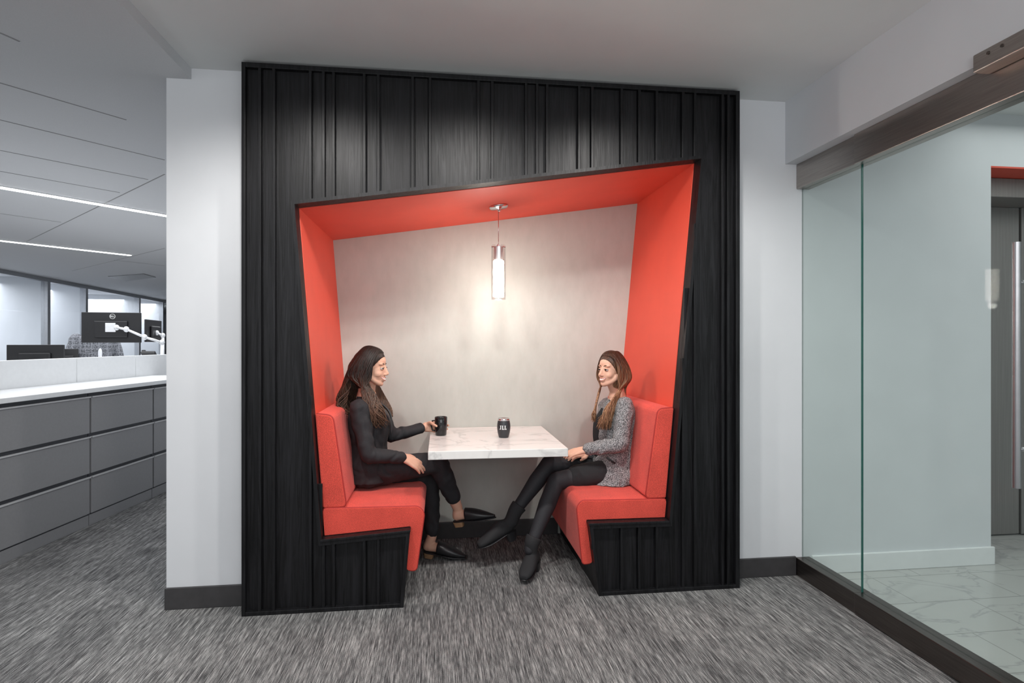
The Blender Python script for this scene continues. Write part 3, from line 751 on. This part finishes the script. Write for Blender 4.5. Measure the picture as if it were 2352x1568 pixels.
# ------------------------------------------------------------------ office behind left
Pc = V((-2.594,.819,0)); Dc = (V((-2.408,2.432,0))-Pc).normalized(); Nc = V((Dc.y,-Dc.x,0))
fc = frame(Pc, Dc, Nc)
def s_at(px, P=Pc, D=Dc):
    d = ray(px, 784)
    det = d.x*(-D.y)-(-D.x)*d.y; bx, by = P.x-0, P.y-CY
    return (d.x*by-d.y*bx)/det
sb = [s_at(203), s_at(348)]
w2 = sb[1]-sb[0]
edges = [sb[0]-2*w2, sb[0]-w2, sb[0], sb[1], sb[1]+w2]
cl = ['', 'grey three drawer file cabinet at the left photo edge, left of the first seam',
      'grey three drawer file cabinet second from the white wall pier', 'grey three drawer file cabinet partly hidden by the white wall pier']
for k in range(1, 4):
    a, b = edges[k]+.004, edges[k+1]-.004
    if k == 1: a -= .35
    t = thing('file_cabinet', cl[k], 'cabinet', fc((a+b)/2, -.25, 0), 'grey file cabinets under the white counter')
    boxo('body', a, b, -.47, -.004, .07, .955, mat=M['cabshade'], parent=t, fr=fc)
    boxo('plinth', a, b, -.45, .004, 0, .078, mat=M['cab'], parent=t, fr=fc, bevel=.002)
    for j in range(3):
        z0 = .09+j*.288
        dr = boxo('drawer', a+.004, b-.004, -.004, .016, z0, z0+.258, mat=M['cab'], parent=t, fr=fc, bevel=.003)
        boxo('pull_lip', a+.004, b-.004, .006, .026, z0+.256, z0+.265, mat=M['cablip'], parent=dr, fr=fc, bevel=.001)
ct = boxo('countertop', edges[1]-.4, edges[4]+.1, -.50, .03, .957, .99, mat=M['wtop'], bevel=.003, fr=fc); tag(ct, 'long white laminate counter over the grey file cabinets', 'counter')
fb = frame(Pc-Nc*.5, Dc, Nc)
Pb = Pc-Nc*.5; s1, s2 = s_at(178, Pb), s_at(313, Pb)
pe = [s1-(s2-s1)*1.4, s1, s2, s2+(s2-s1)]
pl = ['white desk divider panel nearest the left photo edge', 'white desk divider panel in front of the large monitor', 'white desk divider panel beside the white wall pier']
for k in range(3):
    o = boxo('divider_panel', pe[k]+.004, pe[k+1]-.004, -.03, -.004, .0, 1.192, mat=M['wtop'], bevel=.004, fr=fb)
    tag(o, pl[k], 'divider panel', 'white divider panels behind the counter')
dk = thing('desk', 'white office desk behind the low divider, mostly hidden', 'desk', fb(2.2,-.6,0))
boxo('desktop', pe[0], 4.6, -1.25, -.05, .70, .73, mat=M['wtop'], parent=dk, fr=fb, bevel=.003)
for s_ in (pe[0]+.1, 4.5): boxo('leg', s_-.03, s_+.03, -1.2, -.1, 0, .70, mat=M['cab'], parent=dk, fr=fb)

def monitor(px, py, f, w, h, yaw, label, stand=True, logo=False, tilt=0):
    c = atf(px, py, f)
    t = thing('monitor', label, 'monitor', c)
    Mx = Matrix.Translation(c) @ Matrix.Rotation(yaw, 4, 'Z') @ Matrix.Rotation(tilt, 4, 'Y')
    fr = lambda x, y, z: tuple(Mx @ V((x, y, z)))
    boxo('casing', -w/2, w/2, -.012, .012, -h/2, h/2, mat=M['black'], parent=t, fr=fr, bevel=.004)
    boxo('screen', -w/2+.01, w/2-.01, .0121, .0135, -h/2+.01, h/2-.01, mat=M['bluescreen'], parent=t, fr=fr)
    boxo('rear_housing', -w*.28, w*.28, -.035, -.012, -h*.33, h*.22, mat=M['black'], parent=t, fr=fr, bevel=.01)
    if stand:
        z0 = .73-c.z
        bm = BM(); box(bm, -.035, .035, -.055, -.035, z0+.012, 0, fr=fr); box(bm, -.11, .11, -.13, .07, z0+.001, z0+.012, fr=fr)
        obj('stand', bm, M['black'], t, bevel=.003)
    if logo:
        bm = BM(); R0 = .028
        cc = V((.01, -.0128, h*.5-.044))
        n = 32
        for k in range(n):
            a, b = 2*math.pi*k/n, 2*math.pi*(k+1)/n
            vs = [bm.verts.new(fr(cc.x+r*math.cos(q), cc.y, cc.z+r*math.sin(q))) for r, q in ((R0,a),(R0,b),(R0-.003,b),(R0-.003,a))]
            bm.faces.new(vs)
        def rc(x0,z0,x1,z1):
            bm.faces.new([bm.verts.new(fr(cc.x+x, cc.y, cc.z+z)) for x, z in ((x0,z0),(x1,z0),(x1,z1),(x0,z1))])
        hh = .009; t_ = .0026
        def L_(x): rc(x,-hh,x+t_,hh); rc(x,-hh,x+.009,-hh+t_)
        x = -.022
        rc(x,-hh,x+t_,hh); rc(x,hh-t_,x+.007,hh); rc(x,-hh,x+.007,-hh+t_); rc(x+.007,-hh+t_,x+.009,hh-t_)
        x = -.0105
        rc(x,-hh,x+t_,hh)
        for zz in (-hh, -t_/2, hh-t_): rc(x,zz,x+.009,zz+t_)
        L_(0.001); L_(.012)
        obj('logo', bm, M['whiteink'], t)
    return t, fr, c
m1, fr1, c1 = monitor(257, 752, 6.3, .575, .335, math.radians(8), 'large black monitor on a white arm, seen from behind', stand=False, logo=True)
def arm(pts, rs, t):
    bm = BM()
    for k, (p, q) in enumerate(zip(pts, pts[1:])): tube(bm, [p, q], rs, 12, .7)
    a = obj('support_arm', bm, M['armwhite'], t, smooth=True)
    for p in pts:
        bm = BM(); sph(bm, p, (rs*1.5, rs*1.5, rs*1.7), sub=2); obj('joint', bm, M['armwhite'], a, smooth=True)
    p = pts[-1]
    bm = BM(); tube(bm, [p, V((p.x, p.y, .731))], rs*.9, 14); obj('pole', bm, M['armwhite'], a, smooth=True)
    return a
pA = [atf(268,752,6.22), atf(290,756,6.1), atf(332,774,6.15), atf(372,786,6.25)]
ar = arm(pA, .019, m1)
bm = BM(); box(bm, -.05,.05,-.042,-.036,-.05,.05, fr=fr1); obj('mount_plate', bm, M['armwhite'], m1, bevel=.004)
m2, fr2, c2 = monitor(352, 760, 6.45, .49, .25, math.radians(98), 'black monitor seen almost edge on beside the white arm', stand=False)
arm([atf(360,764,6.45), atf(374,770,6.45)], .017, m2)
monitor(83, 824, 5.0, .42, .25, math.radians(10), 'low black monitor behind divider at far left, seen from behind')
monitor(158, 828, 5.5, .15, .23, math.radians(30), 'small black monitor between the low monitor and the standing man')
c = atf(346, 822, 6.1)
ph = thing('desk_phone', 'black desk phone below the edge-on monitor', 'phone', c)
Mx = Matrix.Translation(c) @ Matrix.Rotation(math.radians(-50),4,'X')
fp = lambda x,y,z: tuple(Mx@V((x,y,z)))
boxo('base', -.07,.07,-.09,.09,-.015,.015, mat=M['black'], parent=ph, fr=fp, bevel=.006)
boxo('handset', -.075,-.035,-.09,.09,.016,.035, mat=M['black'], parent=ph, fr=fp, bevel=.008)
boxo('riser', c.x-.06,c.x+.06,c.y-.03,c.y+.05,.731,c.z, mat=M['armwhite'], parent=ph)

# standing man behind the monitor
mp = atf(218, 784, 7.3); pm = thing('person', 'standing person in grey plaid jacket, head hidden behind the monitor', 'person', (mp.x, mp.y, 0))
fd = (V((0,CY,0))-V((mp.x,mp.y,0))).normalized(); fd = (Matrix.Rotation(math.radians(25),3,'Z') @ fd); sd = V((-fd.y, fd.x, 0))
B = V((mp.x, mp.y, 0))
Mm = Matrix.Translation(B+V((0,0,1.55))+fd*.02) @ Matrix.Rotation(math.atan2(fd.y, fd.x),4,'Z') @ Matrix.Scale(.9,4)
bm = BM(); headblobs(bm, Mm); limb(bm, [(Mm @ V((-.02,0,-.05)), .055), (B+V((0,0,1.40)), .06)])
rings(bm, [(B+V((0,0,.82)), sd*.16, fd*.11), (B+V((0,0,1.05)), sd*.14, fd*.10), (B+V((0,0,1.30)), sd*.17, fd*.11), (B+V((0,0,1.40)), sd*.09, fd*.06)])
for s in (-1,1):
    sh, el, wr_ = B+sd*s*.21+V((0,0,1.36)), B+sd*s*.29+V((0,0,1.09)), B+sd*s*.22+fd*.2+V((0,0,.95))
    limb(bm, [(sh,.05),(el,.04),(wr_,.028)]); hand(bm, wr_, fd, V((0,0,1)), -s)
    limb(bm, [(B+sd*s*.09+V((0,0,.85)),.085),(B+sd*s*.10+V((0,0,.45)),.055),(B+sd*s*.10+V((0,0,.08)),.038)])
    limb(bm, [(B+sd*s*.10+V((0,0,.04)),.035),(B+sd*s*.11+fd*.15+V((0,0,.03)),.03)])
remeshed('body', bm, M['skin'], pm, .008, 2)
bm = BM()
rings(bm, [(B+V((0,0,.78)), sd*.20, fd*.14), (B+V((0,0,1.05)), sd*.18, fd*.125), (B+V((0,0,1.30)), sd*.215, fd*.13), (B+V((0,0,1.405)), sd*.14, fd*.08), (B+V((0,0,1.435)), sd*.07, fd*.06)])
for s in (-1,1):
    sh, el, wr_ = B+sd*s*.21+V((0,0,1.355)), B+sd*s*.29+V((0,0,1.09)), B+sd*s*.22+fd*.2+V((0,0,.95))
    limb(bm, [(sh,.072),(el,.062),(wr_*.92+el*.08,.045)])
remeshed('jacket', bm, M['plaid'], pm, .01, 5, .006, 14)
bm = BM(); rings(bm, [(B+fd*.118+V((0,0,.95)), sd*.010, fd*.02), (B+fd*.112+V((0,0,1.2)), sd*.030, fd*.025), (B+fd*.06+V((0,0,1.41)), sd*.05, fd*.03)]); obj('shirt', bm, M['shirt'], pm, smooth=True)
bm = BM()
for s in (-1,1): limb(bm, [(B+sd*s*.09+V((0,0,.85)),.10),(B+sd*s*.10+V((0,0,.45)),.075),(B+sd*s*.10+V((0,0,.08)),.06)])
remeshed('trousers', bm, M['blackcloth'], pm, .012, 3)
bm = BM(); sph(bm, (-.022,0,.045), (.095,.082,.085), Mm); obj('hair', bm, M['hairC'], pm, smooth=True)

# far glazed office wall
G0 = V((-7.89,8.41,0)); G1 = V((-8.7,16.4,0)); Dg = (G1-G0).normalized(); Ng = V((Dg.y,-Dg.x,0))
fg = frame(G0, Dg, Ng)
ss = [s_at(p, G0, Dg) for p in (105, 193, 316, 371)]
ends = [-6]+ss+[ss[-1]+5]
for k in range(len(ends)-1):
    t = bpy.data.objects.new('window_%d' % (k+2), None); C.objects.link(t); t['kind'] = S
    a, b = ends[k], ends[k+1]
    bm = BM(); box(bm, a, b, -.05, .05, 2.55, OC, fr=fg); box(bm, a, b, -.05, .05, 0, .12, fr=fg)
    box(bm, a-.05, a+.05, -.06, .06, .12, 2.55, fr=fg); obj('window_frame', bm, M['alu'], t)
    boxo('pane', a+.05, b-.05, -.005, .005, .12, 2.55, mat=M['glass_win'], parent=t, fr=fg)
boxo('wall_office_rear', -6, 26, -3.2, -3.1, 0, OC, mat=M['white'], kind=S, fr=fg)
for k, s_ in enumerate(ss): boxo('wall_office_partition_%d' % (k+1), s_-.05, s_+.05, -3.1, -.06, 0, OC, mat=M['white'], kind=S, fr=fg)
boxo('wall_office_end', -14, 3, 26, 26.1, 0, OC, mat=M['white'], kind=S)
boxo('wall_office_inner', -.93, -.85, 1.2, 26, 0, OC, mat=M['white'], kind=S)
# linear lights
def seg_quad(bm, p, q, w, z0, z1):
    d = (q-p).normalized(); n = V((-d.y, d.x, 0))*w/2
    a = [p-n, q-n, q+n, p+n]; lo = [bm.verts.new((v.x, v.y, z0)) for v in a]; hi = [bm.verts.new((v.x, v.y, z1)) for v in a]
    bm.faces.new(lo); bm.faces.new(hi[::-1])
    for i in range(4): bm.faces.new((lo[i], lo[(i+1)%4], hi[(i+1)%4], hi[i]))
for (a, b, lab) in (((0,428),(384,494),'nearer thin linear ceiling light, longer glowing line'), ((0,551),(300,585),'farther thin linear ceiling light, ending beside the ceiling vent')):
    p, q = atz(*a, OC), atz(*b, OC)
    if b[0] > 350: q = q+(q-p)*.5
    p = p-(q-p)*.4
    t = thing('linear_light', lab, 'ceiling light', (p+q)/2, 'linear ceiling lights in the office')
    bm = BM(); seg_quad(bm, p, q, .075, OC-.008, OC-.0005); obj('housing', bm, M['wtop'], t)
    bm = BM(); seg_quad(bm, p, q, .054, OC-.014, OC-.006); obj('diffuser', bm, M['stripglow'], t)
k = 2
for a, b in (((0,190),(290,275)),((0,275),(378,367)),((0,345),(340,412)),((0,393),(275,442)),((60,555),(378,400)),((0,490),(140,510)),((165,622),(378,570)),((262,597),(378,610)),((0,75),(45,95))):
    bm = BM(); seg_quad(bm, atz(*a, OC), atz(*b, OC), .009, OC-.002, OC+.01); obj('trim_%d' % k, bm, M['cab'], None, kind=S); k += 1
vt = thing('air_vent', 'dark slotted air vent in the office ceiling', 'vent', atz(300,636,OC))
q = [atz(248,634,OC), atz(330,628,OC), atz(358,636,OC), atz(290,644,OC)]
bm = BM(); lo = [bm.verts.new((v.x,v.y,OC-.012)) for v in q]; hi = [bm.verts.new((v.x,v.y,OC-.0005)) for v in q]
bm.faces.new(lo); bm.faces.new(hi)
for i in range(4): bm.faces.new((lo[i],lo[(i+1)%4],hi[(i+1)%4],hi[i]))
obj('grille', bm, M['cab'], vt)

# ------------------------------------------------------------------ lights
def area(loc, size, power, rot=(0,0,0), col=(1,1,1)):
    l = bpy.data.lights.new('area', 'AREA'); l.shape = 'RECTANGLE'; l.size, l.size_y = size; l.energy = power; l.color = col
    o = bpy.data.objects.new('area_light', l); C.objects.link(o); o.location = loc; o.rotation_euler = rot
def spot(loc, tgt, power, ang, blend=.7, r=.05, col=(1,.97,.93)):
    l = bpy.data.lights.new('spot', 'SPOT'); l.energy = power; l.spot_size = math.radians(ang); l.spot_blend = blend; l.shadow_soft_size = r; l.color = col
    o = bpy.data.objects.new('spot_light', l); C.objects.link(o); o.location = loc
    o.rotation_euler = (V(tgt)-V(loc)).to_track_quat('-Z','Y').to_euler()
for x in (-.62,.16,.95): spot((x,-.95,2.66), (x,-.35,0), 76, 140, .6)
pl_ = bpy.data.lights.new('pendant_bulb', 'POINT'); pl_.energy = 2; pl_.color = (1,.94,.86); pl_.shadow_soft_size = .02
po = bpy.data.objects.new('pendant_bulb_light', pl_); C.objects.link(po); po.location = (pc.x, pc.y, zb-.01)
area((0,-3.6,2.6), (3.5,2), 48, (math.radians(25),0,0), (.95,.97,1))  # added soft fill behind the camera, no fixture
area((.2,-4.6,1.9), (2.6,1.2), 45, (math.radians(148),0,0), (.98,.99,1))  # added unseen uplight that brightens the ceiling
area((-4.5,5.0,2.55), (5,8), 300, col=(.96,.98,1))  # added fill for office brightness, on top of the linear lights
area((-9.8,12,2.5), (2,12), 520, col=(.95,.97,1))  # added fill that brightens the rooms behind the far glazing
area((4.2,-1.5,2.62), (2.5,3), 34, col=(1,1,.99))
area((-3.5,-2.0,2.55), (2.5,3), 30, col=(.95,.97,1))
wd = bpy.data.worlds.new('world'); bpy.context.scene.world = wd; wd.use_nodes = True
wd.node_tree.nodes['Background'].inputs[0].default_value = (.94,.97,1,1); wd.node_tree.nodes['Background'].inputs[1].default_value = .76
